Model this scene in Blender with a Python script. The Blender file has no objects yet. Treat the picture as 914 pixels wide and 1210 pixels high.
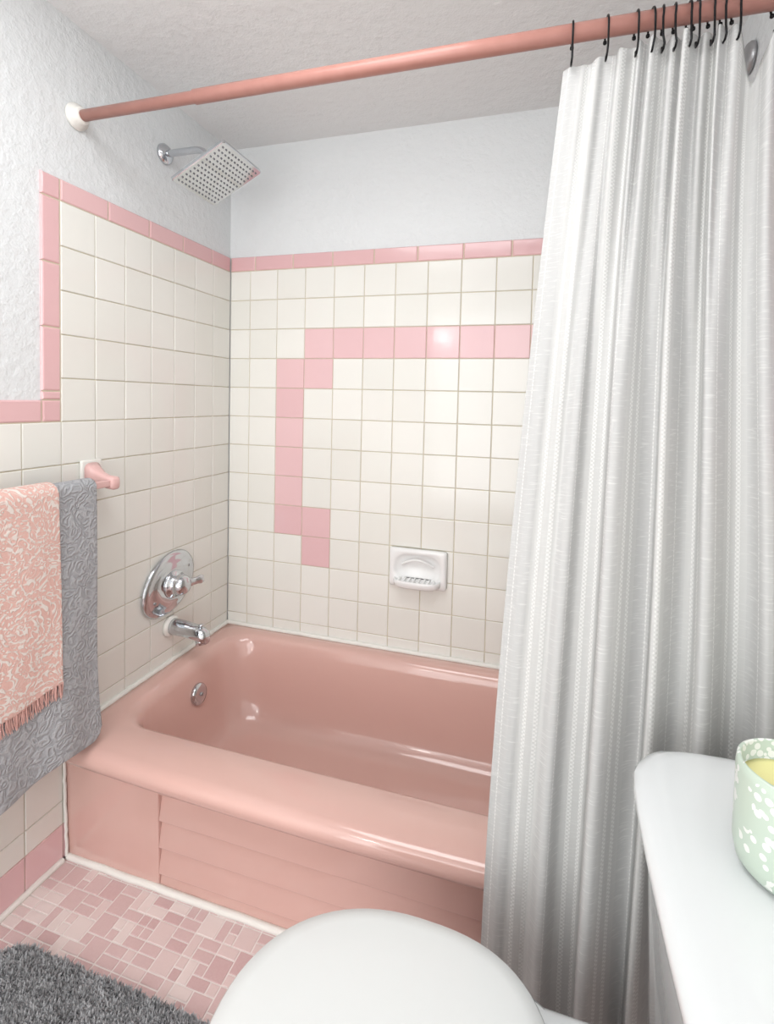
import bpy, bmesh, math, random
from mathutils import Vector, Matrix
random.seed(7)
D=bpy.data; COL=bpy.context.scene.collection
sin,cos,pi=math.sin,math.cos,math.pi
# ---------------------------------------------------------------- helpers
def lin(c):
    return tuple(((v/255)/12.92 if v/255<=.04045 else (((v/255)+.055)/1.055)**2.4) for v in c)+(1,)
def mat(name,rgb,rough=.5,metal=0,coat=0,spec=.5):
    m=D.materials.new(name); m.use_nodes=True; b=m.node_tree.nodes["Principled BSDF"]
    b.inputs["Base Color"].default_value=lin(rgb); b.inputs["Roughness"].default_value=rough
    b.inputs["Metallic"].default_value=metal; b.inputs["Coat Weight"].default_value=coat
    b.inputs["Specular IOR Level"].default_value=spec
    return m
def N(m,t,**k):
    n=m.node_tree.nodes.new(t)
    for a,v in k.items(): setattr(n,a,v)
    return n
def L(m,a,b): m.node_tree.links.new(a,b)
def bsdf(m): return m.node_tree.nodes["Principled BSDF"]
def ramp(m,fac,c0,c1,p0=0,p1=1):
    r=N(m,"ShaderNodeValToRGB"); r.color_ramp.elements[0].position=p0; r.color_ramp.elements[1].position=p1
    r.color_ramp.elements[0].color=c0; r.color_ramp.elements[1].color=c1; L(m,fac,r.inputs[0]); return r.outputs[0]
def noise(m,scale,detail=3,vec=None,rough=.5):
    n=N(m,"ShaderNodeTexNoise"); n.inputs["Scale"].default_value=scale; n.inputs["Detail"].default_value=detail
    n.inputs["Roughness"].default_value=rough
    if vec is None:
        tc=N(m,"ShaderNodeTexCoord"); vec=tc.outputs["Object"]
    L(m,vec,n.inputs["Vector"]); return n.outputs["Fac"]
def bump(m,h,strength=.3,dist=.01):
    b=N(m,"ShaderNodeBump"); b.inputs["Strength"].default_value=strength; b.inputs["Distance"].default_value=dist
    L(m,h,b.inputs["Height"]); L(m,b.outputs[0],bsdf(m).inputs["Normal"]); return b
def math_(m,op,a,b=None):
    n=N(m,"ShaderNodeMath",operation=op)
    for i,v in enumerate([a,b]):
        if v is None: continue
        if isinstance(v,(int,float)): n.inputs[i].default_value=v
        else: L(m,v,n.inputs[i])
    return n.outputs[0]
def mixc(m,f,a,b):
    n=N(m,"ShaderNodeMix",data_type="RGBA")
    if isinstance(f,(int,float)): n.inputs[0].default_value=f
    else: L(m,f,n.inputs[0])
    for i,v in ((6,a),(7,b)):
        if isinstance(v,tuple): n.inputs[i].default_value=v
        else: L(m,v,n.inputs[i])
    return n.outputs[2]
def obj(name,me,mats=(),parent=None,smooth=False):
    o=D.objects.new(name,me); COL.objects.link(o)
    for m in mats: me.materials.append(m)
    if parent: o.parent=parent
    if smooth:
        for p in me.polygons: p.use_smooth=True
    return o
def mesh(name,vs,fs,mats=(),parent=None,smooth=False,mi=None):
    me=D.meshes.new(name); me.from_pydata([tuple(v) for v in vs],[],fs); me.update()
    o=obj(name,me,mats,parent,smooth)
    if mi:
        for p,i in zip(me.polygons,mi): p.material_index=i
    return o
def fixn(o):
    bm=bmesh.new(); bm.from_mesh(o.data); bmesh.ops.recalc_face_normals(bm,faces=bm.faces); bm.to_mesh(o.data); bm.free()
def box(name,a,b,mats=(),parent=None,bevel=0,seg=3):
    x0,y0,z0=a;x1,y1,z1=b
    vs=[(x0,y0,z0),(x1,y0,z0),(x1,y1,z0),(x0,y1,z0),(x0,y0,z1),(x1,y0,z1),(x1,y1,z1),(x0,y1,z1)]
    fs=[(0,3,2,1),(4,5,6,7),(0,1,5,4),(1,2,6,5),(2,3,7,6),(3,0,4,7)]
    o=mesh(name,vs,fs,mats,parent)
    if bevel: bev(o,bevel,seg)
    return o
def bev(o,w,seg=3):
    m=o.modifiers.new("b","BEVEL"); m.width=w; m.segments=seg; m.limit_method="ANGLE"; m.angle_limit=.6
    for p in o.data.polygons: p.use_smooth=True
    m.harden_normals=False
def loft(name,loops,mats=(),parent=None,cap0=True,cap1=True,smooth=True,sub=0,uvs=None):
    n=len(loops[0]); vs=[v for l in loops for v in l]; fs=[]
    for i in range(len(loops)-1):
        for j in range(n):
            k=(j+1)%n; fs.append((i*n+j,i*n+k,(i+1)*n+k,(i+1)*n+j))
    if cap0: fs.append(tuple(reversed(range(n))))
    if cap1: fs.append(tuple((len(loops)-1)*n+j for j in range(n)))
    o=mesh(name,vs,fs,mats,parent,smooth); fixn(o)
    if sub:
        s=o.modifiers.new("s","SUBSURF"); s.levels=sub; s.render_levels=sub
    return o
def frame(axis):
    w=Vector(axis).normalized(); h=Vector((0,0,1)) if abs(w.z)<.9 else Vector((0,1,0))
    u=h.cross(w).normalized(); v=w.cross(u); return u,v,w
def lathe(name,origin,axis,prof,mats=(),parent=None,n=40,sx=1,sy=1,rot=0,smooth=True):
    u,v,w=frame(axis); O=Vector(origin); loops=[]
    u2=u*cos(rot)+v*sin(rot); v2=-u*sin(rot)+v*cos(rot)
    for r,h in prof:
        loops.append([O+w*h+u2*(r*sx*cos(2*pi*k/n))+v2*(r*sy*sin(2*pi*k/n)) for k in range(n)])
    return loft(name,loops,mats,parent,smooth=smooth)
def tube(name,pts,r,mats=(),parent=None,res=6,cyclic=False):
    cu=D.curves.new(name,"CURVE"); cu.dimensions="3D"; cu.bevel_depth=r; cu.bevel_resolution=res; cu.use_fill_caps=True
    s=cu.splines.new("POLY"); s.points.add(len(pts)-1); s.use_cyclic_u=cyclic
    for p,q in zip(s.points,pts): p.co=(*q,1)
    o=D.objects.new(name,cu); COL.objects.link(o)
    for m in mats: cu.materials.append(m)
    dg=bpy.context.evaluated_depsgraph_get(); me=D.meshes.new_from_object(o.evaluated_get(dg)); D.objects.remove(o)
    o=D.objects.new(name,me); COL.objects.link(o)
    if parent: o.parent=parent
    for p in me.polygons: p.use_smooth=True
    return o
def empty(name,loc=(0,0,0)):
    e=D.objects.new(name,None); COL.objects.link(e); return e
# ---------------------------------------------------------------- constants
t=.1095; tx=.1143; ty=.1006; Z0=1.6917; A0=.0855
RX=1.59; CZ=2.15; FY=-3.3
# ---------------------------------------------------------------- materials
def plaster(name,rgb,s=1,st=.5):
    m=mat(name,rgb,.5)
    a=noise(m,42*s,4,rough=.6); b=noise(m,120*s,2)
    r=ramp(m,a,(0,0,0,1),(1,1,1,1),.40,.64)
    h=math_(m,"ADD",r,math_(m,"MULTIPLY",b,.6)); bump(m,h,st,.0035); return m
M_wall=plaster("plaster_paint",(228,231,232),1,.36); M_ceil=plaster("ceiling_paint",(236,237,237),.8,.38)
def tilem(name,c0,c1,rough=.12):
    m=mat(name,c0,rough)
    g=N(m,"ShaderNodeNewGeometry"); c=ramp(m,g.outputs["Random Per Island"],lin(c0),lin(c1)); L(m,c,bsdf(m).inputs["Base Color"])
    bump(m,noise(m,18,2),.12,.004); return m
M_ivory=tilem("ivory_tile",(241,240,234),(235,234,227))
M_pink=tilem("pink_tile",(236,199,201),(231,190,193))
M_pinktrim=tilem("pink_trim_tile",(232,191,192),(227,183,185))
M_grout=mat("grout",(212,202,178),.8)
M_fgrout=mat("floor_grout",(240,232,228),.8)
bump(M_grout,noise(M_grout,300,2),.2,.002)
M_tub=mat("pink_enamel",(222,181,171),.13,coat=.4)
bump(M_tub,noise(M_tub,9,1),.05,.004)
M_caulk=mat("white_caulk",(240,238,232),.5)
bump(M_caulk,noise(M_caulk,60,2),.2,.003)
M_chrome=mat("chrome",(205,208,212),.09,1)
bump(M_chrome,noise(M_chrome,14,1),.03,.003)
M_nozzle=mat("nozzle_rubber",(120,122,126),.4,.4)
M_white=mat("white_porcelain",(222,225,226),.1,coat=.5)
bump(M_white,noise(M_white,6,1),.03,.004)
M_dish=mat("white_dish_glaze",(242,242,241),.15)
bump(M_dish,noise(M_dish,16,1),.03,.004)
M_lid=mat("white_seat_plastic",(222,224,223),.2)
bump(M_lid,noise(M_lid,500,1),.02,.001)
M_rod=mat("pink_painted_metal",(178,124,114),.3)
L(M_rod,ramp(M_rod,noise(M_rod,40,3),lin((172,120,110)),lin((184,133,122))),bsdf(M_rod).inputs["Base Color"])
M_plast=mat("white_plastic",(236,234,228),.4)
bump(M_plast,noise(M_plast,80,1),.05,.002)
M_black=mat("black_metal",(22,22,24),.35,.6)
bump(M_black,noise(M_black,90,1),.05,.001)
M_pinkcer=mat("pink_ceramic",(230,188,184),.15)
bump(M_pinkcer,noise(M_pinkcer,20,1),.05,.003)
# floor mosaic
M_mos=mat("pink_mosaic",(214,164,164),.35)
g=N(M_mos,"ShaderNodeNewGeometry"); r=N(M_mos,"ShaderNodeValToRGB"); r.color_ramp.interpolation="CONSTANT"
els=r.color_ramp.elements; els[0].color=lin((215,185,184)); els[1].position=.32; els[1].color=lin((226,204,201))
for p_,c_ in ((.55,(207,172,172)),(.72,(234,219,215)),(.86,(212,181,180))):
    e=els.new(p_); e.color=lin(c_)
L(M_mos,g.outputs["Random Per Island"],r.inputs[0])
nz=noise(M_mos,260,2); L(M_mos,mixc(M_mos,math_(M_mos,"MULTIPLY",nz,.3),r.outputs[0],lin((238,224,220))),bsdf(M_mos).inputs["Base Color"])
# curtain fabric, UV in metres
M_cur=mat("woven_curtain_fabric",(205,206,208),1,spec=0)
uv=N(M_cur,"ShaderNodeUVMap"); sp=N(M_cur,"ShaderNodeSeparateXYZ"); L(M_cur,uv.outputs[0],sp.inputs[0])
U,V=sp.outputs[0],sp.outputs[1]
def comb(m,x,y):
    c=N(m,"ShaderNodeCombineXYZ"); L(m,x,c.inputs[0]); L(m,y,c.inputs[1]); return c.outputs[0]
fr=math_(M_cur,"FRACT",math_(M_cur,"MULTIPLY",U,1/.098))
def bnd(a,b): return math_(M_cur,"MULTIPLY",math_(M_cur,"GREATER_THAN",fr,a),math_(M_cur,"LESS_THAN",fr,b))
b12=math_(M_cur,"MAXIMUM",math_(M_cur,"MAXIMUM",bnd(.50,.575),bnd(.69,.765)),bnd(.12,.145))
inner=bnd(.40,.87)
slub=noise(M_cur,1,3,comb(M_cur,math_(M_cur,"MULTIPLY",U,40),math_(M_cur,"MULTIPLY",V,330)))
slubr=ramp(M_cur,slub,(0,0,0,1),(1,1,1,1),.54,.70)
colph=math_(M_cur,"MULTIPLY",math_(M_cur,"FLOOR",math_(M_cur,"MULTIPLY",U,250)),pi)
st=math_(M_cur,"SINE",math_(M_cur,"ADD",math_(M_cur,"MULTIPLY",V,900),colph))
st=math_(M_cur,"ADD",math_(M_cur,"MULTIPLY",st,.5),.5)
base=mixc(M_cur,slubr,lin((191,191,190)),lin((206,206,204)))
base=mixc(M_cur,math_(M_cur,"MULTIPLY",inner,.6),base,lin((199,199,197)))
bandc=mixc(M_cur,st,lin((199,199,197)),lin((220,220,218)))
L(M_cur,mixc(M_cur,b12,base,bandc),bsdf(M_cur).inputs["Base Color"])
bump(M_cur,math_(M_cur,"ADD",math_(M_cur,"MULTIPLY",slub,.6),math_(M_cur,"MULTIPLY",b12,st)),.3,.0015)
# towels
M_gt=mat("grey_terry",(158,159,165),.95,spec=.1)
tc=N(M_gt,"ShaderNodeTexCoord"); wn=N(M_gt,"ShaderNodeTexNoise"); wn.inputs["Scale"].default_value=26; L(M_gt,tc.outputs["Object"],wn.inputs["Vector"])
wm=N(M_gt,"ShaderNodeMixRGB"); wm.inputs[0].default_value=.05; L(M_gt,tc.outputs["Object"],wm.inputs[1]); L(M_gt,wn.outputs["Color"],wm.inputs[2])
vo=N(M_gt,"ShaderNodeTexVoronoi"); vo.inputs["Scale"].default_value=42; L(M_gt,wm.outputs[0],vo.inputs["Vector"])
rg=math_(M_gt,"ADD",math_(M_gt,"MULTIPLY",math_(M_gt,"SINE",math_(M_gt,"MULTIPLY",vo.outputs["Distance"],16)),.5),.5)
nn=noise(M_gt,450,2)
bump(M_gt,math_(M_gt,"ADD",math_(M_gt,"MULTIPLY",rg,.8),math_(M_gt,"MULTIPLY",nn,.7)),.8,.0035)
L(M_gt,mixc(M_gt,rg,lin((172,173,177)),lin((187,188,191))),bsdf(M_gt).inputs["Base Color"])
M_pt=mat("pink_patterned_terry",(233,160,140),.95,spec=.1)
tc=N(M_pt,"ShaderNodeTexCoord")
n1=N(M_pt,"ShaderNodeTexNoise"); n1.inputs["Scale"].default_value=14; L(M_pt,tc.outputs["Object"],n1.inputs["Vector"])
mp=N(M_pt,"ShaderNodeMixRGB"); mp.inputs[0].default_value=.06; L(M_pt,tc.outputs["Object"],mp.inputs[1]); L(M_pt,n1.outputs["Color"],mp.inputs[2])
v1=N(M_pt,"ShaderNodeTexVoronoi"); v1.inputs["Scale"].default_value=9; L(M_pt,mp.outputs[0],v1.inputs["Vector"])
wv=math_(M_pt,"SINE",math_(M_pt,"MULTIPLY",v1.outputs["Distance"],62))
v2=N(M_pt,"ShaderNodeTexVoronoi"); v2.inputs["Scale"].default_value=85; L(M_pt,mp.outputs[0],v2.inputs["Vector"])
petal=math_(M_pt,"SINE",math_(M_pt,"MULTIPLY",v2.outputs["Distance"],13))
pat=math_(M_pt,"ADD",math_(M_pt,"MULTIPLY",wv,.5),math_(M_pt,"MULTIPLY",petal,.7))
pr=ramp(M_pt,pat,(0,0,0,1),(1,1,1,1),-.0,.55)
L(M_pt,mixc(M_pt,pr,lin((229,188,178)),lin((237,227,220))),bsdf(M_pt).inputs["Base Color"])
bump(M_pt,math_(M_pt,"ADD",pr,noise(M_pt,600,2)),.6,.002)
M_fr=mat("fringe_thread",(230,188,179),.9); bump(M_fr,noise(M_fr,800,1),.3,.001)
M_mat=mat("grey_shag",(140,141,146),1,spec=.1)
gg=N(M_mat,"ShaderNodeNewGeometry"); L(M_mat,ramp(M_mat,gg.outputs["Random Per Island"],lin((166,166,168)),lin((196,196,198))),bsdf(M_mat).inputs["Base Color"])
M_jar=mat("mint_glazed_jar",(205,226,208),.3)
tc=N(M_jar,"ShaderNodeTexCoord"); v3=N(M_jar,"ShaderNodeTexVoronoi"); v3.inputs["Scale"].default_value=105; L(M_jar,tc.outputs["Object"],v3.inputs["Vector"])
nj=noise(M_jar,26,2); dots=math_(M_jar,"MULTIPLY",math_(M_jar,"LESS_THAN",v3.outputs["Distance"],.42),math_(M_jar,"GREATER_THAN",nj,.46))
L(M_jar,mixc(M_jar,dots,lin((192,207,193)),lin((232,235,230))),bsdf(M_jar).inputs["Base Color"])
M_wax=mat("cream_wax",(232,226,160),.45); bump(M_wax,noise(M_wax,30,1),.1,.002)
M_screw=mat("satin_metal",(170,170,172),.4,.8); bump(M_screw,noise(M_screw,60,1),.05,.001)
M_door=mat("door_paint",(235,235,233),.4); bump(M_door,noise(M_door,40,1),.05,.002)
# ---------------------------------------------------------------- room shell
wl=box("wall_left",(-.11,FY-.1,0),(-.007,.1,CZ),[M_wall])
wb=box("wall_back",(-.007,.007,0),(RX+.007,.1,CZ),[M_wall])
wr=box("wall_right",(RX+.007,FY-.1,0),(RX+.11,.1,CZ),[M_wall])
wf=box("wall_front",(-.007,FY-.1,0),(RX+.007,FY,CZ),[M_wall])
box("ceiling",(-.11,FY-.1,CZ),(RX+.11,.1,CZ+.08),[M_ceil])
fl=box("floor",(-.11,FY-.1,-.08),(RX+.11,.1,-.003),[M_fgrout])
dr=empty("door_1")
box("slab",(.75,FY+.001,.01),(1.45,FY+.03,2.0),[M_door],dr,.003)
for (a,b) in (((.83,.15),(1.37,.9)),((.83,1.05),(1.37,1.85))):
    box("panel",(a[0],FY+.028,a[1]),(b[0],FY+.036,b[1]),[M_door],dr,.004)
lathe("knob",(.82,FY+.03,.98),(0,1,0),[(.025,0),(.025,.005),(.01,.008),(.01,.03),(.024,.04),(.027,.052),(.018,.064),(.003,.067)],[M_chrome],dr)
# ---------------------------------------------------------------- tile builder
class Tiles:
    def __init__(s,P): s.vs=[];s.fs=[];s.mi=[];s.P=P
    def add(s,a0,a1,b0,b1,m,gap=.0011,thick=.007,bv=.0020,tilt=.0006):
        a0,a1=min(a0,a1)+gap,max(a0,a1)-gap; b0,b1=min(b0,b1)+gap,max(b0,b1)-gap
        if a1-a0<.006 or b1-b0<.006: return
        ta,tb=random.uniform(-tilt,tilt)*.6,random.uniform(-tilt,tilt)*.6
        i=len(s.vs); am,bm_=(a0+a1)/2,(b0+b1)/2
        for ins,h in ((0,0),(0,thick-bv),(bv*.35,thick-bv*.35),(bv,thick)):
            for a,b in ((a0+ins,b0+ins),(a1-ins,b0+ins),(a1-ins,b1-ins),(a0+ins,b1-ins)):
                hh=h+( (ta if a>am else -ta)+(tb if b>bm_ else -tb) if h>0 else 0)
                s.vs.append(s.P(a,b,hh))
        for l in range(3):
            for k in range(4):
                k2=(k+1)%4; s.fs.append((i+l*4+k,i+l*4+k2,i+l*4+4+k2,i+l*4+4+k)); s.mi.append(m)
        s.fs.append((i+12,i+13,i+14,i+15)); s.mi.append(m)
    def build(s,name,parent,mats):
        o=mesh(name,s.vs,s.fs,mats,parent,False,s.mi); fixn(o); return o
TM=[M_ivory,M_pink,M_pinktrim,M_grout]
T=Tiles(lambda a,b,h:(a,.007-h,b))
xe=[0.0]+[A0+k*tx for k in range(14)]; xe=[x for x in xe if x<RX-.02]+[RX]
pk=set()
for k in range(2,14): pk.add((k,2))
pk.add((2,3))
for r_ in range(3,9): pk.add((1,r_))
pk.add((2,8)); pk.add((2,9))
for i in range(len(xe)-1):
    for r_ in range(0,13):
        T.add(xe[i],xe[i+1],Z0-r_*t,Z0-(r_+1)*t,1 if (i-1,r_) in pk else 0)
x=0.0; w=.105
while x<RX-.01:
    x2=min(x+w,RX); T.add(x,x2,Z0,Z0+.5*t,2,bv=.004); x=x2; w=.157
T.build("ceramic_tiles",wb,TM)
mesh("grout_bed",[(0,.0030,.25),(RX,.0030,.25),(RX,.0030,Z0+.5*t-.002),(0,.0030,Z0+.5*t-.002)],[(0,1,2,3)],[M_grout],wb)
def side(P,parent):
    T=Tiles(P)
    for c in range(32):
        y0,y1=-c*ty,-(c+1)*ty
        if c<7: rows=range(0,16)
        else: rows=range(5,16)
        for r_ in rows:
            z1=Z0-r_*t; z0=z1-t
            if c<6 and r_>12: continue
            if z1<.1: continue
            z0=max(z0,.095)
            T.add(y0,y1,z1,z0,0)
        if c>=6: T.add(y0,y1,0.0,.095,1)
    y=0.0; w=.11
    while y>-7*ty-.001:
        y2=max(y-w,-7*ty); 
        if y-y2<.01: break
        T.add(y,y2,Z0,Z0+.5*t,2,bv=.004); y=y2; w=.15
    T.add(-7*ty,-7.5*ty,Z0,Z0+.5*t,2,bv=.004)
    z=Z0
    while z>Z0-4.5*t+.01:
        z2=max(z-.157,Z0-4.5*t); T.add(-7*ty,-7.5*ty,z,z2,2,bv=.004); z=z2
    T.add(-7*ty,-7.5*ty,Z0-4.5*t,Z0-5*t,2,bv=.004)
    y=-7.5*ty
    while y>-32*ty+.01:
        y2=max(y-.145,-32*ty); T.add(y,y2,Z0-4.5*t,Z0-5*t,2,bv=.004); y=y2
    T.build("ceramic_tiles",parent,TM)
    e=.0040; q=[(0,.01),(0,Z0+.5*t-.002),(-7.5*ty+.002,Z0+.5*t-.002),(-7.5*ty+.002,Z0-4.5*t-.002),(-32*ty,Z0-4.5*t-.002),(-32*ty,.01)]
    mesh("grout_bed",[P(a,b,e) for a,b in q],[tuple(range(6))],[M_grout],parent)
side(lambda a,b,h:(-.007+h,a,b),wl)
side(lambda a,b,h:(RX+.007-h,a,b),wr)
T=Tiles(lambda a,b,h:(a,b,-.006+h))
c=.0235; nx=int(RX/c)+1; ny=int(2.64/c); used=set()
for j in range(ny):
    for i in range(nx):
        if (i,j) in used: continue
        w_,h_=random.choice([(2,2),(2,1),(2,1),(1,1),(1,2)])
        cells=[(i+a,j+b) for a in range(w_) for b in range(h_)]
        if any(q in used or q[0]>=nx for q in cells): cells=[(i,j)]; w_=h_=1
        used.update(cells)
        x0=i*c; y0=-.66-j*c
        T.add(x0,min(x0+w_*c,RX),y0,max(y0-h_*c,FY),0,gap=.0015,thick=.0046,bv=.001,tilt=.0002)
T.build("mosaic_tiles",fl,[M_mos])
# ---------------------------------------------------------------- bathtub
tub=empty("bathtub")
X0,X1=.001,RX-.001; ZT=.333
def rrect(x0,x1,y0,y1,r,z,bow=0,nc=10,ne=14,zf=None):
    pts=[]
    cs=[((x1-r,y1-r),0),((x0+r,y1-r),pi/2),((x0+r,y0+r),pi),((x1-r,y0+r),1.5*pi)]
    raw=[]
    for (c_,a) in cs:
        for k in range(nc+1):
            q=a+pi/2*k/nc; raw.append((c_[0]+r*cos(q),c_[1]+r*sin(q)))
        nxt=cs[(cs.index((c_,a))+1)%4]; s=(nxt[0][0]+r*cos(nxt[1]),nxt[0][1]+r*sin(nxt[1])); e=raw[-1]
        for k in range(1,ne): raw.append((e[0]+(s[0]-e[0])*k/ne,e[1]+(s[1]-e[1])*k/ne))
    ym=(y0+y1)/2
    for x,y in raw:
        yy=y
        if bow and y<ym: yy=y-bow*max(0,(1-((x-(x0+x1)/2)/((x1-x0)/2))**2))*((ym-y)/(ym-y0))
        pts.append((x,yy,z if zf is None else z+zf(x,y)))
    return pts
loops=[
 rrect(X0,X1,-.700,-.002,.006,.284,.012),
 rrect(X0,X1,-.722,-.002,.006,.284,.014),
 rrect(X0,X1,-.730,-.002,.010,.288,.018),
 rrect(X0,X1,-.733,-.002,.012,.300,.020),
 rrect(X0,X1,-.731,-.002,.014,.316,.020),
 rrect(X0,X1,-.722,-.002,.014,.328,.020),
 rrect(X0+.002,X1-.002,-.706,-.004,.014,.333,.018),
 rrect(X0+.03,X1-.03,-.66,-.025,.06,.335,.012),
 rrect(.058,1.50,-.622,-.052,.115,.334,.006),
 rrect(.068,1.487,-.612,-.062,.112,.329,.004),
 rrect(.078,1.475,-.602,-.070,.11,.316,0),
 rrect(.086,1.462,-.594,-.077,.11,.295,0),
 rrect(.100,1.43,-.582,-.088,.11,.22,0),
 rrect(.116,1.38,-.568,-.100,.11,.14,0),
 rrect(.135,1.33,-.550,-.118,.11,.085,0),
 rrect(.165,1.28,-.522,-.145,.10,.055,0),
 rrect(.21,1.22,-.48,-.19,.08,.044,0),
 rrect(.30,1.12,-.40,-.27,.05,.041,0),
]
loft("basin",loops,[M_tub],tub,cap0=False)
def prism(name,prof,x0,x1,mats,parent):
    n=len(prof); vs=[(x0,y,z) for y,z in prof]+[(x1,y,z) for y,z in prof]
    fs=[tuple(range(n)),tuple(reversed(range(n,2*n)))]+[(i,(i+1)%n,n+(i+1)%n,n+i) for i in range(n)]
    o=mesh(name,vs,fs,mats,parent); fixn(o); return o
o=prism("apron_end_panel",[(-.66,.0),(-.694,.0),(-.701,.292),(-.66,.292)],X0,.293,[M_tub],tub); bev(o,.004)
o=prism("apron_end_panel",[(-.66,.0),(-.694,.0),(-.701,.292),(-.66,.292)],1.35,X1,[M_tub],tub); bev(o,.004)
prof=[(-.65,0),(-.694,0)]
for z1 in (.035,.102,.170,.237):
    prof+=[(-.6870,z1-.004),(-.6865,z1),(-.697,z1+.004)]
prof+=[(-.692,.292),(-.65,.292)]
o=prism("apron_lapped_boards",prof,.293,1.35,[M_tub],tub); bev(o,.002,2)
lathe("overflow_plate",(.101,-.30,.232),(1,0,.16),[(.034,-.004),(.034,.004),(.031,.008),(.020,.010),(.004,.011)],[M_chrome],tub)
lathe("overflow_screw",(.112,-.30,.234),(1,0,.16),[(.006,0),(.006,.003),(.002,.004)],[M_screw],tub,n=16)
lathe("drain",(.31,-.335,.040),(0,0,1),[(.032,0),(.032,.003),(.028,.004),(.024,.002),(.004,.003)],[M_chrome],tub)
def bead(pts,r,par): tube("caulk_bead",pts,r,[M_caulk],par,4)
def wob(p0,p1,n=40,a=.001):
    out=[]
    for i in range(n+1):
        f=i/n; out.append(tuple(p0[k]+(p1[k]-p0[k])*f+random.uniform(-a,a) for k in range(3)))
    return out
bead(wob((.006,-.004,.337),(RX-.006,-.004,.337)),.0080,tub)
bead(wob((.004,-.004,.337),(.004,-.722,.335)),.0080,tub)
bead(wob((.006,-.697,.003),(RX-.006,-.697,.003)),.0085,tub)
bead(wob((.005,-.699,.006),(.005,-.706,.283),20),.004,tub)
bead(wob((.004,-.71,.003),(.004,FY+.02,.003)),.0075,fl)
# ---------------------------------------------------------------- valve, spout, shower
va=empty("shower_valve")
P=(.0,-.33,.603)
lathe("escutcheon",P,(1,0,0),[(.100,.0005),(.104,.006),(.100,.013),(.088,.018),(.080,.017),(.072,.022),(.05,.026),(.01,.027)],[M_chrome],va,n=64,sx=1.18,sy=.92,rot=.45)
lathe("hub",P,(1,0,0),[(.045,.015),(.046,.028),(.042,.036),(.034,.038),(.034,.054),(.031,.066),(.024,.075),(.012,.080),(.003,.081)],[M_chrome],va)
lathe("lever",Vector((.060,-.325,.603)),(.30,.9,.02),[(.012,0),(.014,.015),(.011,.032),(.011,.050),(.014,.062),(.011,.070),(.003,.073)],[M_chrome],va,n=28,sx=.75,sy=1.1)
for s_ in (-1,1):
    a=.45; off=s_*.085
    lathe("screw",(.018,P[1]+off*cos(a),P[2]+off*sin(a)),(1,0,0),[(.006,0),(.006,.003),(.002,.005)],[M_screw],va,n=16)
sp_=empty("tub_spout")
P=(.0,-.318,.455)
lathe("collar",P,(1,0,0),[(.034,.0005),(.034,.008),(.030,.014),(.024,.016)],[M_caulk],sp_)
loops=[]
for xx,zc,ry,rz in [(.010,.455,.026,.027),(.03,.455,.026,.026),(.07,.453,.025,.025),(.105,.449,.024,.024),(.128,.443,.023,.024),(.142,.437,.020,.022),(.148,.433,.012,.014)]:
    loops.append([(xx,P[1]+ry*cos(2*pi*k/32),zc+rz*sin(2*pi*k/32)) for k in range(32)])
loft("spout_body",loops,[M_chrome],sp_)
lathe("outlet",(.122,P[1],.435),(.12,0,-1),[(.019,0),(.019,.020),(.015,.022),(.015,.01)],[M_chrome],sp_)
lathe("diverter_knob",(.122,P[1],.463),(0,0,1),[(.004,0),(.004,.008),(.008,.010),(.008,.014),(.003,.016)],[M_chrome],sp_,n=20)
sh=empty("shower_head")
P=Vector((-.007,-.344,1.972))
lathe("flange",P,(1,0,0),[(.031,.0005),(.031,.006),(.024,.014),(.012,.018)],[M_chrome],sh)
arm=[P+Vector((0,0,0)),P+Vector((.115,0,.000))]
for k in range(9):
    a=k/8*math.radians(56); arm.append(P+Vector((.115+.055*sin(a),0,-.055*(1-cos(a)))))
e=arm[-1]; dr_=Vector((cos(math.radians(56)),0,-sin(math.radians(56)))); arm.append(e+dr_*.030)
tube("shower_arm",arm,.0105,[M_chrome],sh)
e=arm[-1]
th=math.radians(27); ex=Vector((cos(th),0,sin(th))); ey=Vector((0,1,0)); en=Vector((sin(th),0,-cos(th)))
lathe("ball_joint",e-dr_*.006,dr_*.45+en*.7,[(.014,-.004),(.016,.004),(.016,.016),(.012,.020),(.013,.026),(.021,.032),(.022,.040)],[M_chrome],sh)
pc=e+(dr_*.45+en*.7).normalized()*.034
hs=.099
def plate(s,h): 
    rr=[(x,y) for x,y,_ in rrect(-s,s,-s,s,.008,0,0,5,2)]
    return [pc+ex*x+ey*y+en*h for x,y in rr]
loft("head_plate",[plate(hs-.01,-.001),plate(hs,.001),plate(hs,.009),plate(hs-.002,.011)],[M_chrome],sh,smooth=False)
vs=[];fs=[]
for i in range(12):
    for j in range(12):
        c0=pc+ex*((i-5.5)*.0152)+ey*((j-5.5)*.0152)
        k0=len(vs)
        for h,r_ in ((.0108,.0032),(.0135,.0022)):
            for k in range(8): vs.append(c0+en*h+ex*(r_*cos(k*pi/4))+ey*(r_*sin(k*pi/4)))
        for k in range(8): fs.append((k0+k,k0+(k+1)%8,k0+8+(k+1)%8,k0+8+k))
        fs.append(tuple(k0+8+k for k in range(8)))
mesh("nozzles",vs,fs,[M_nozzle],sh)
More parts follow.
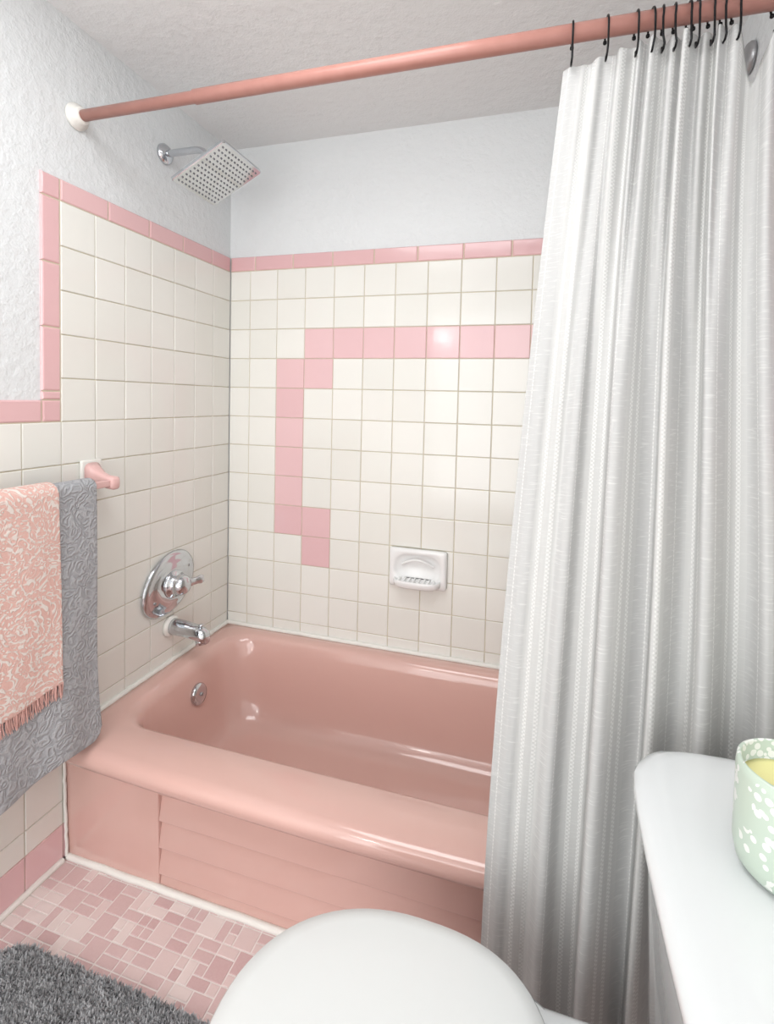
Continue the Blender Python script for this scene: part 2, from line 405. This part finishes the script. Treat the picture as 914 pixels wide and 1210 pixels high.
# ---------------------------------------------------------------- soap dish
sd=empty("soap_dish")
sx0,sx1,sz0,sz1=.662,.866,.572,.706
mx=(sx0+sx1)/2; mz=.655
def srect(x0,x1,z0,z1,r,y): return [(px,y,pz) for px,pz,_ in rrect(x0,x1,z0,z1,r,0,0,6,4)]
loops=[srect(sx0,sx1,sz0,sz1,.010,.0),srect(sx0,sx1,sz0,sz1,.010,-.012),srect(sx0+.005,sx1-.005,sz0+.005,sz1-.005,.010,-.018),
 srect(sx0+.018,sx1-.018,sz0+.020,sz1-.016,.045,-.018),srect(sx0+.022,sx1-.022,sz0+.024,sz1-.020,.044,-.014),srect(sx0+.034,sx1-.034,sz0+.030,sz1-.034,.034,-.004)]
loft("frame",loops,[M_dish],sd)
def tray(s,z):
    out=[]
    for k in range(33):
        a=pi+pi*k/32; out.append((mx+.083*s*(abs(cos(a))**.5*(1 if cos(a)>0 else -1)),-.006-.050*s*abs(sin(a))**.6,z))
    return out
loft("tray",[tray(.84,.578),tray(.97,.584),tray(1.0,.598),tray(.98,.604),tray(.93,.604),tray(.90,.601),tray(.86,.600)],[M_dish],sd)
for k in range(8):
    x_=mx-.060+k*.0171
    box("ridge",(x_-.0045,-.049,.595),(x_+.0045,-.008,.6045),[M_dish],sd,.002)
tube("grab_lip",[(mx-.056+.112*k/20,-.010-.014*sin(pi*k/20),.650+.022*sin(pi*k/20)) for k in range(21)],.0045,[M_dish],sd)
# ---------------------------------------------------------------- curtain rod
ro=empty("curtain_rod")
RY=-.655
def rodz(x): return 1.920-.006*(x/RX)
lathe("rod_tube",(0,RY,rodz(0)),(1,0,-.004),[(.0135,.002),(.0135,.35),(.0160,.352),(.0160,RX-.004)],[M_rod],ro,n=32)
lathe("end_flange",(-.006,RY,rodz(0)),(1,0,0),[(.032,0),(.032,.006),(.027,.009),(.028,.013),(.021,.016),(.021,.022),(.017,.025)],[M_plast],ro)
lathe("end_flange",(RX+.006,RY,rodz(RX)),(-1,0,0),[(.032,0),(.032,.006),(.027,.009),(.028,.013),(.021,.016),(.021,.022),(.017,.025)],[M_plast],ro)
# ---------------------------------------------------------------- curtain
hx=[1.19,1.25,1.30,1.325,1.343,1.362,1.385,1.397,1.42,1.438,1.458,1.515]
cur=empty("shower_curtain")
NU,NV=560,90
def sst(a,b,x): x=max(0,min(1,(x-a)/(b-a))); return x*x*(3-2*x)
folds=[(.050,.036,.28),(.130,.032,.32),(.205,.042,.70),(.385,.050,1.15),(.545,.040,1.0),(.70,.044,1.2),(.87,.048,1.1)]
pleats=[(.09,.02,.35),(.155,.022,.6),(.27,.024,.9),(.35,.020,.8),(.415,.020,1.1),(.48,.020,.8),(.545,.020,1.2),(.61,.018,.8),(.67,.020,1.2),(.735,.020,.9),(.87,.03,.9)]
vs=[];fs=[]
zbot=.045
for iv in range(NV+1):
    v=iv/NV
    xl=1.176-.090*(1-(1-min(v/.95,1))**1.6); xr=1.575
    yb=RY-.003-.155*sst(.0,.68,v)
    amp=.028+.014*sst(0,.3,v)+.016*sst(.3,1,v)
    wp=1-sst(.02,.38,v)
    for iu in range(NU+1):
        u=iu/NU
        h=0; hp=0; hs_=0
        for i,(c0,w0,d0) in enumerate(folds):
            cc=c0+.014*sin(2.6*v+i*1.9)*v
            ww=w0*(.85+.16*v+.10*sin(i*2.3+3*v))
            q=abs((u-cc)/ww); g_=d0*(.9+.18*sin(i*1.7+2.2*v))*math.exp(-q**2.6); h+=g_
            if i>2: hs_+=g_
        for i,(c0,w0,d0) in enumerate(pleats):
            hp+=d0*math.exp(-abs((u-c0)/w0)**2.2)
        h=h*(1-.7*wp)+hp*wp*.8
        sh_=(hs_*(1-.6*wp)+hp*.4*wp)
        h+=.02*sin(60*u+3*v)*(1-.5*v)+.05*sin(27*u-5*v)
        y=yb-amp*h+amp*.5
        x=xl+(xr-xl)*u+.003*sin(u*37+1.3*v+1.0)*(.4+.6*v)*sst(0,.15,u)
        x-=.022*sh_*sst(.12,.25,u)
        zt=1.859+.018*sst(0,.35,u)
        z=zt+(zbot-zt)*v
        if v<.12:
            z-=.085*(1-v/.12)*math.exp(-((x-1.490)/.018)**2)
            dmin=min(abs(x-hh) for hh in hx); z-=.007*(1-v/.12)*min(dmin/.02,1)
        vs.append((x,y,z))
n=NU+1
arc=[0]; mid=45*n
for iu in range(NU):
    a=Vector(vs[mid+iu]);b=Vector(vs[mid+iu+1]); arc.append(arc[-1]+(a-b).length)
for iv in range(NV):
    for iu in range(NU):
        fs.append((iv*n+iu,iv*n+iu+1,(iv+1)*n+iu+1,(iv+1)*n+iu))
o=mesh("fabric",vs,fs,[M_cur],cur,True)
ul=o.data.uv_layers.new(name="UVMap")
for lp in o.data.loops:
    vi=lp.vertex_index; ul.data[lp.index].uv=(arc[vi%n],(vi//n)/NV*1.83)
md=o.modifiers.new("s","SOLIDIFY"); md.thickness=.0012
for i,h in enumerate(hx):
    a0=random.uniform(-.25,.25); pts=[]; rz_=rodz(h); R_=.021
    for k in range(15):
        a=math.radians(-40+ 240*k/14)
        pts.append((h+a0*.012*(k/14-.5)*2, RY+R_*cos(a), rz_+R_*sin(a)-.003))
    pts+= [(h+a0*.012,RY-.022,rz_-.028),(h+a0*.01,RY-.024,rz_-.045),(h,RY-.026,rz_-.060),(h-.001,RY-.022,rz_-.068),(h-.001,RY-.010,rz_-.066),(h,RY-.004,rz_-.054)]
    tube("hook",pts,.0019,[M_black],cur,3)
    lathe("hook_ball",pts[0],(0,0,1),[(.001,-.004),(.0035,-.002),(.0035,.002),(.001,.004)],[M_black],cur,n=12)
kn=empty("robe_knob")
lathe("disc",(RX+.005,-.303,2.03),(-1,0,0),[(.034,0),(.034,.006),(.030,.012),(.012,.014),(.002,.015)],[M_screw],kn)
# ---------------------------------------------------------------- towel bar + towels
tb=empty("towel_bar")
BX,BZ=.078,.985
for yy in (-.625,-1.26):
    box("base",(.0005,yy-.032,BZ-.006),(.012,yy+.032,BZ+.056),[M_plast],tb,.008)
    loops=[]
    for xx,zc,ry,rz in [(.010,BZ+.024,.026,.026),(.025,BZ+.018,.019,.020),(.045,BZ+.008,.014,.016),(.065,BZ+.000,.014,.017),(.088,BZ-.002,.015,.017),(.093,BZ-.002,.010,.012)]:
        loops.append([(xx,yy+ry*(abs(cos(q_))**.6)*(1 if cos(q_)>0 else -1),zc+rz*(abs(sin(q_))**.6)*(1 if sin(q_)>0 else -1)) for q_ in [2*pi*k/32 for k in range(32)]])
    loft("bracket",loops,[M_pinkcer],tb)
box("bar",(BX-.009,-1.26,BZ-.010),(BX+.009,-.625,BZ+.008),[M_pinkcer],tb,.003)
def towel(name,y0,y1,r,zf_,zb_,m,thick,cr=.03):
    e=empty(name); ny_,nf=60,60; path=[]
    for k in range(nf+1): path.append((BX+r,zf_+(BZ-zf_)*k/nf,1))
    for k in range(1,12): a=pi*k/12; path.append((BX+r*cos(a),BZ+r*sin(a)*.8,0))
    for k in range(nf+1): path.append((BX-r,BZ-(BZ-zb_)*k/nf,-1))
    vs=[];fs=[]
    for (x_,z_,s) in path:
        for j in range(ny_+1):
            f=j/ny_; y_=y0+(y1-y0)*f; dpt=min((BZ-z_)/.6,1) if s else 0
            dpt=max(dpt,0)
            w1=.006*sin(y_*24+z_*3)+.003*sin(y_*50-z_*6)
            xx=x_+w1*dpt*(1 if s>0 else .5)+(.014*dpt**1.4 if s>0 else 0)
            zz=z_
            if s>0:
                loc=(BZ-z_)/(BZ-zf_)
                zz+= (.007*sin(y_*14+1)+.004*sin(y_*37)+.08*(y_+.80))*loc
                ed=min(f,1-f)*abs(y1-y0)
                if ed<cr: zz+= (cr-math.sqrt(max(cr*cr-(cr-ed)**2,0)))*loc**8
            yy=y_+.005*sin(z_*9)*dpt
            vs.append((xx,yy,zz))
    n=ny_+1
    for i in range(len(path)-1):
        for j in range(ny_): fs.append((i*n+j,i*n+j+1,(i+1)*n+j+1,(i+1)*n+j))
    o=mesh("cloth",vs,fs,[m],e,True)
    md=o.modifiers.new("s","SOLIDIFY"); md.thickness=thick; md.offset=0
    bv_=o.modifiers.new("b","BEVEL"); bv_.width=thick*.35; bv_.segments=2; bv_.limit_method="ANGLE"
    return e,vs[:n]
towel("grey_towel",-1.16,-.695,.020,.349,.42,M_gt,.011)
e_,bot=towel("patterned_hand_towel",-1.10,-.803,.030,.540,.60,M_pt,.006,.0001)
vs=[];fs=[]
for i in range(420):
    f=random.random()*(len(bot)-1.001); k=int(f); a=Vector(bot[k])*(1-(f-k))+Vector(bot[k+1])*(f-k)
    a+=Vector((random.uniform(-.003,.003),0,.004)); l=random.uniform(.028,.038); dx=random.uniform(-.005,.005); dy=random.uniform(-.005,.005)
    for w_,dd in ((Vector((0,.0009,0)),0),(Vector((.0009,0,0)),0)):
        k0=len(vs); mid_=a+Vector((dx*.3,dy*.3,-l*.5)); en_=a+Vector((dx,dy,-l))
        vs+=[a-w_,a+w_,mid_+w_,mid_-w_,en_+w_*.8,en_-w_*.8]; fs+=[(k0,k0+1,k0+2,k0+3),(k0+3,k0+2,k0+4,k0+5)]
mesh("fringe",vs,fs,[M_fr],e_)
# ---------------------------------------------------------------- bath mat
bmt=empty("bath_mat")
MX0,MX1,MY0,MY1,MR=.06,.66,-1.40,-.895,.09
mo=rrect(MX0,MX1,MY0,MY1,MR,.002,0,10,10)
loft("backing",[mo,[(x,y,.012) for x,y,z in mo]],[M_mat],bmt,smooth=False)
def inside(x,y):
    cx=min(max(x,MX0+MR),MX1-MR); cy=min(max(y,MY0+MR),MY1-MR); return (x-cx)**2+(y-cy)**2<=MR*MR
vs=[];fs=[]; cnt=0
while cnt<34000:
    x_=random.uniform(MX0,MX1); y_=random.uniform(-1.25,MY1)
    if not inside(x_,y_): continue
    cnt+=1
    clump=sin(x_*90+sin(y_*60)*2)*sin(y_*95+sin(x_*70)*2)
    l=.013+.003*clump+random.uniform(-.002,.002); a=random.uniform(0,2*pi); w_=.0024
    d=Vector((cos(a)*w_,sin(a)*w_,0)); lean=Vector((random.uniform(-.007,.007)+.004*clump,random.uniform(-.007,.007),0))
    p_=Vector((x_,y_,.008)); k0=len(vs)
    vs+=[p_-d,p_+d,p_+d*.8+lean*.5+Vector((0,0,l*.6)),p_-d*.8+lean*.5+Vector((0,0,l*.6)),p_+lean+Vector((0,0,l))]
    fs+=[(k0,k0+1,k0+2,k0+3),(k0+3,k0+2,k0+4)]
mesh("shag_pile",vs,fs,[M_mat],bmt)
# ---------------------------------------------------------------- toilet
to=empty("toilet"); TY=-1.14
def egg(a_f,a_b,b_,z,cx=1.01,nf=2.1,nb=2.7,n=72):
    out=[]
    for k in range(n):
        q_=2*pi*k/n; c_,s_=cos(q_),sin(q_)
        if c_<0: e_x=nf; a=a_f
        else: e_x=nb; a=a_b
        out.append((cx+a*(1 if c_>0 else -1)*abs(c_)**(2/e_x),TY+b_*(1 if s_>0 else -1)*abs(s_)**(2/e_x),z))
    return out
loft("seat_lid",[egg(.222,.195,.180,.411),egg(.228,.200,.185,.415),egg(.228,.200,.185,.422),egg(.223,.196,.180,.429),egg(.20,.175,.160,.433),egg(.14,.12,.11,.4355),egg(.06,.05,.045,.4365)],[M_lid],to)
loft("seat_ring",[egg(.218,.195,.177,.390),egg(.226,.20,.183,.394),egg(.226,.20,.183,.404),egg(.220,.195,.179,.409)],[M_lid],to)
loft("bowl",[egg(.10,.26,.105,.002,1.08),egg(.11,.26,.11,.02,1.08),egg(.10,.26,.10,.10,1.08),egg(.13,.25,.115,.2,1.07),egg(.19,.24,.15,.29,1.03),egg(.215,.24,.175,.345,1.012),egg(.224,.26,.182,.37),egg(.226,.265,.184,.384),egg(.217,.26,.177,.389)],[M_white],to)
box("deck",(1.16,TY-.165,.30),(1.57,TY+.165,.392),[M_white],to,.03,4)
for yy in (-.075,.075):
    lathe("hinge_cap",(1.235,TY+yy,.392),(0,0,1),[(.020,0),(.020,.012),(.016,.018),(.004,.020)],[M_lid],to)
    box("hinge_tab",(1.19,TY+yy-.014,.394),(1.235,TY+yy+.014,.416),[M_lid],to,.004)
def rnd(pts,it=2):
    for _ in range(it):
        out=[]
        n=len(pts)
        for i in range(n):
            a=Vector(pts[i]); b=Vector(pts[(i+1)%n]); out+=[tuple(a*.75+b*.25),tuple(a*.25+b*.75)]
        pts=out
    return pts
def order(x0,x1,hw,z,ch):
    h=[(x0+ch*1.25,hw),(x0+ch*.40,hw-ch*.60),(x0,hw-ch*1.6)]
    return rnd([(x,TY-y,z) for x,y in reversed(h)]+[(x1-.06,TY-hw,z),(x1,TY-hw+.012,z),(x1,TY+hw-.012,z),(x1-.06,TY+hw,z)]+[(x,TY+y,z) for x,y in h])
xb=1.578
loft("tank_body",[order(1.335,xb,.200,.393,.04),order(1.323,xb,.212,.400,.04),order(1.318,xb,.217,.42,.04),order(1.308,xb,.229,.65,.046),order(1.305,xb,.232,.692,.048)],[M_white],to)
loft("tank_lid",[order(1.306,xb,.234,.688,.050),order(1.299,xb,.241,.689,.052),order(1.294,xb,.246,.694,.052),order(1.292,xb,.248,.706,.052),order(1.296,xb,.244,.711,.052),order(1.290,xb,.249,.716,.054),order(1.2875,xb,.2515,.722,.054),order(1.290,xb,.249,.728,.054),order(1.299,xb,.241,.7325,.052),order(1.312,xb,.230,.735,.049),order(1.34,xb,.205,.7368,.045)],[M_white],to)
# ---------------------------------------------------------------- candle
ca=empty("candle"); CX,CY,CB=1.422,-1.085,.7375
lathe("jar",(CX,CY,CB),(0,0,1),[(.030,.0),(.040,.002),(.047,.010),(.050,.025),(.050,.103),(.049,.112),(.0465,.114),(.0450,.112),(.0450,.09)],[M_jar],ca,n=64)
lathe("wax",(CX,CY,CB+.088),(0,0,1),[(.0449,-.01),(.0449,.004),(.04,.0035),(.002,.003)],[M_wax],ca,n=48)
tube("wick",[(CX,CY,CB+.09),(CX+.001,CY,CB+.10)],.001,[M_black],ca,2)
# ---------------------------------------------------------------- lights
def area(name,loc,target,sx_,sy_,w,col=(1,1,1)):
    l=D.lights.new(name,"AREA"); l.shape="RECTANGLE"; l.size=sx_; l.size_y=sy_; l.energy=w; l.color=col
    o=D.objects.new(name,l); COL.objects.link(o); o.location=loc
    o.rotation_euler=(Vector(target)-Vector(loc)).to_track_quat("-Z","Y").to_euler(); return o
area("overhead_fill",(.72,-1.22,CZ-.02),(.68,-1.1,0),.8,.6,9.5,(.98,.99,1))  # added overhead fill without a fixture; brightens the tub and shades the curtain folds
area("front_fill",(.70,FY+.08,1.15),(.6,0,1.1),1.3,1.9,27,(.97,.99,1))  # added soft frontal fill standing before the front wall; no window there
va_=empty("vanity_light")
box("backplate",(.003,-2.66,1.66),(.02,-2.34,1.74),[M_chrome],va_,.004)
M_glow=mat("lamp_glass",(255,250,240),.3); b=bsdf(M_glow); b.inputs["Emission Color"].default_value=(1,.98,.95,1); b.inputs["Emission Strength"].default_value=24
for yy in (-2.42,-2.58):
    tube("lamp_arm",[(.02,yy,1.70),(.25,yy,1.70)],.008,[M_chrome],va_,4)
    lathe("globe",(.24,yy,1.72),(1,0,0),[(.018,0),(.02,.02),(.045,.035),(.058,.065),(.058,.085),(.045,.115),(.02,.13),(.003,.133)],[M_glow],va_,n=32)
w=D.worlds.new("w"); bpy.context.scene.world=w; w.use_nodes=True; w.node_tree.nodes["Background"].inputs[0].default_value=(.8,.85,.9,1); w.node_tree.nodes["Background"].inputs[1].default_value=.3
# ---------------------------------------------------------------- camera
yaw,pit,rol=.285,.043,.024
F=Vector((-sin(yaw)*cos(pit),cos(yaw)*cos(pit),-sin(pit))); r_=Vector((cos(yaw),sin(yaw),0)); u_=r_.cross(F)
R=cos(rol)*r_+sin(rol)*u_; U_=-sin(rol)*r_+cos(rol)*u_
cd=D.cameras.new("camera"); co=D.objects.new("camera",cd); COL.objects.link(co)
co.matrix_world=Matrix(((R.x,U_.x,-F.x,1.163),(R.y,U_.y,-F.y,-1.681),(R.z,U_.z,-F.z,1.2177),(0,0,0,1)))
cd.sensor_fit="AUTO"; cd.sensor_width=36; cd.lens=594.291*36/1210
cd.shift_x=(457-467.657)/1210; cd.shift_y=(498.885-605)/1210; cd.clip_start=.02
bpy.context.scene.camera=co
bpy.context.scene.view_settings.view_transform="Standard"
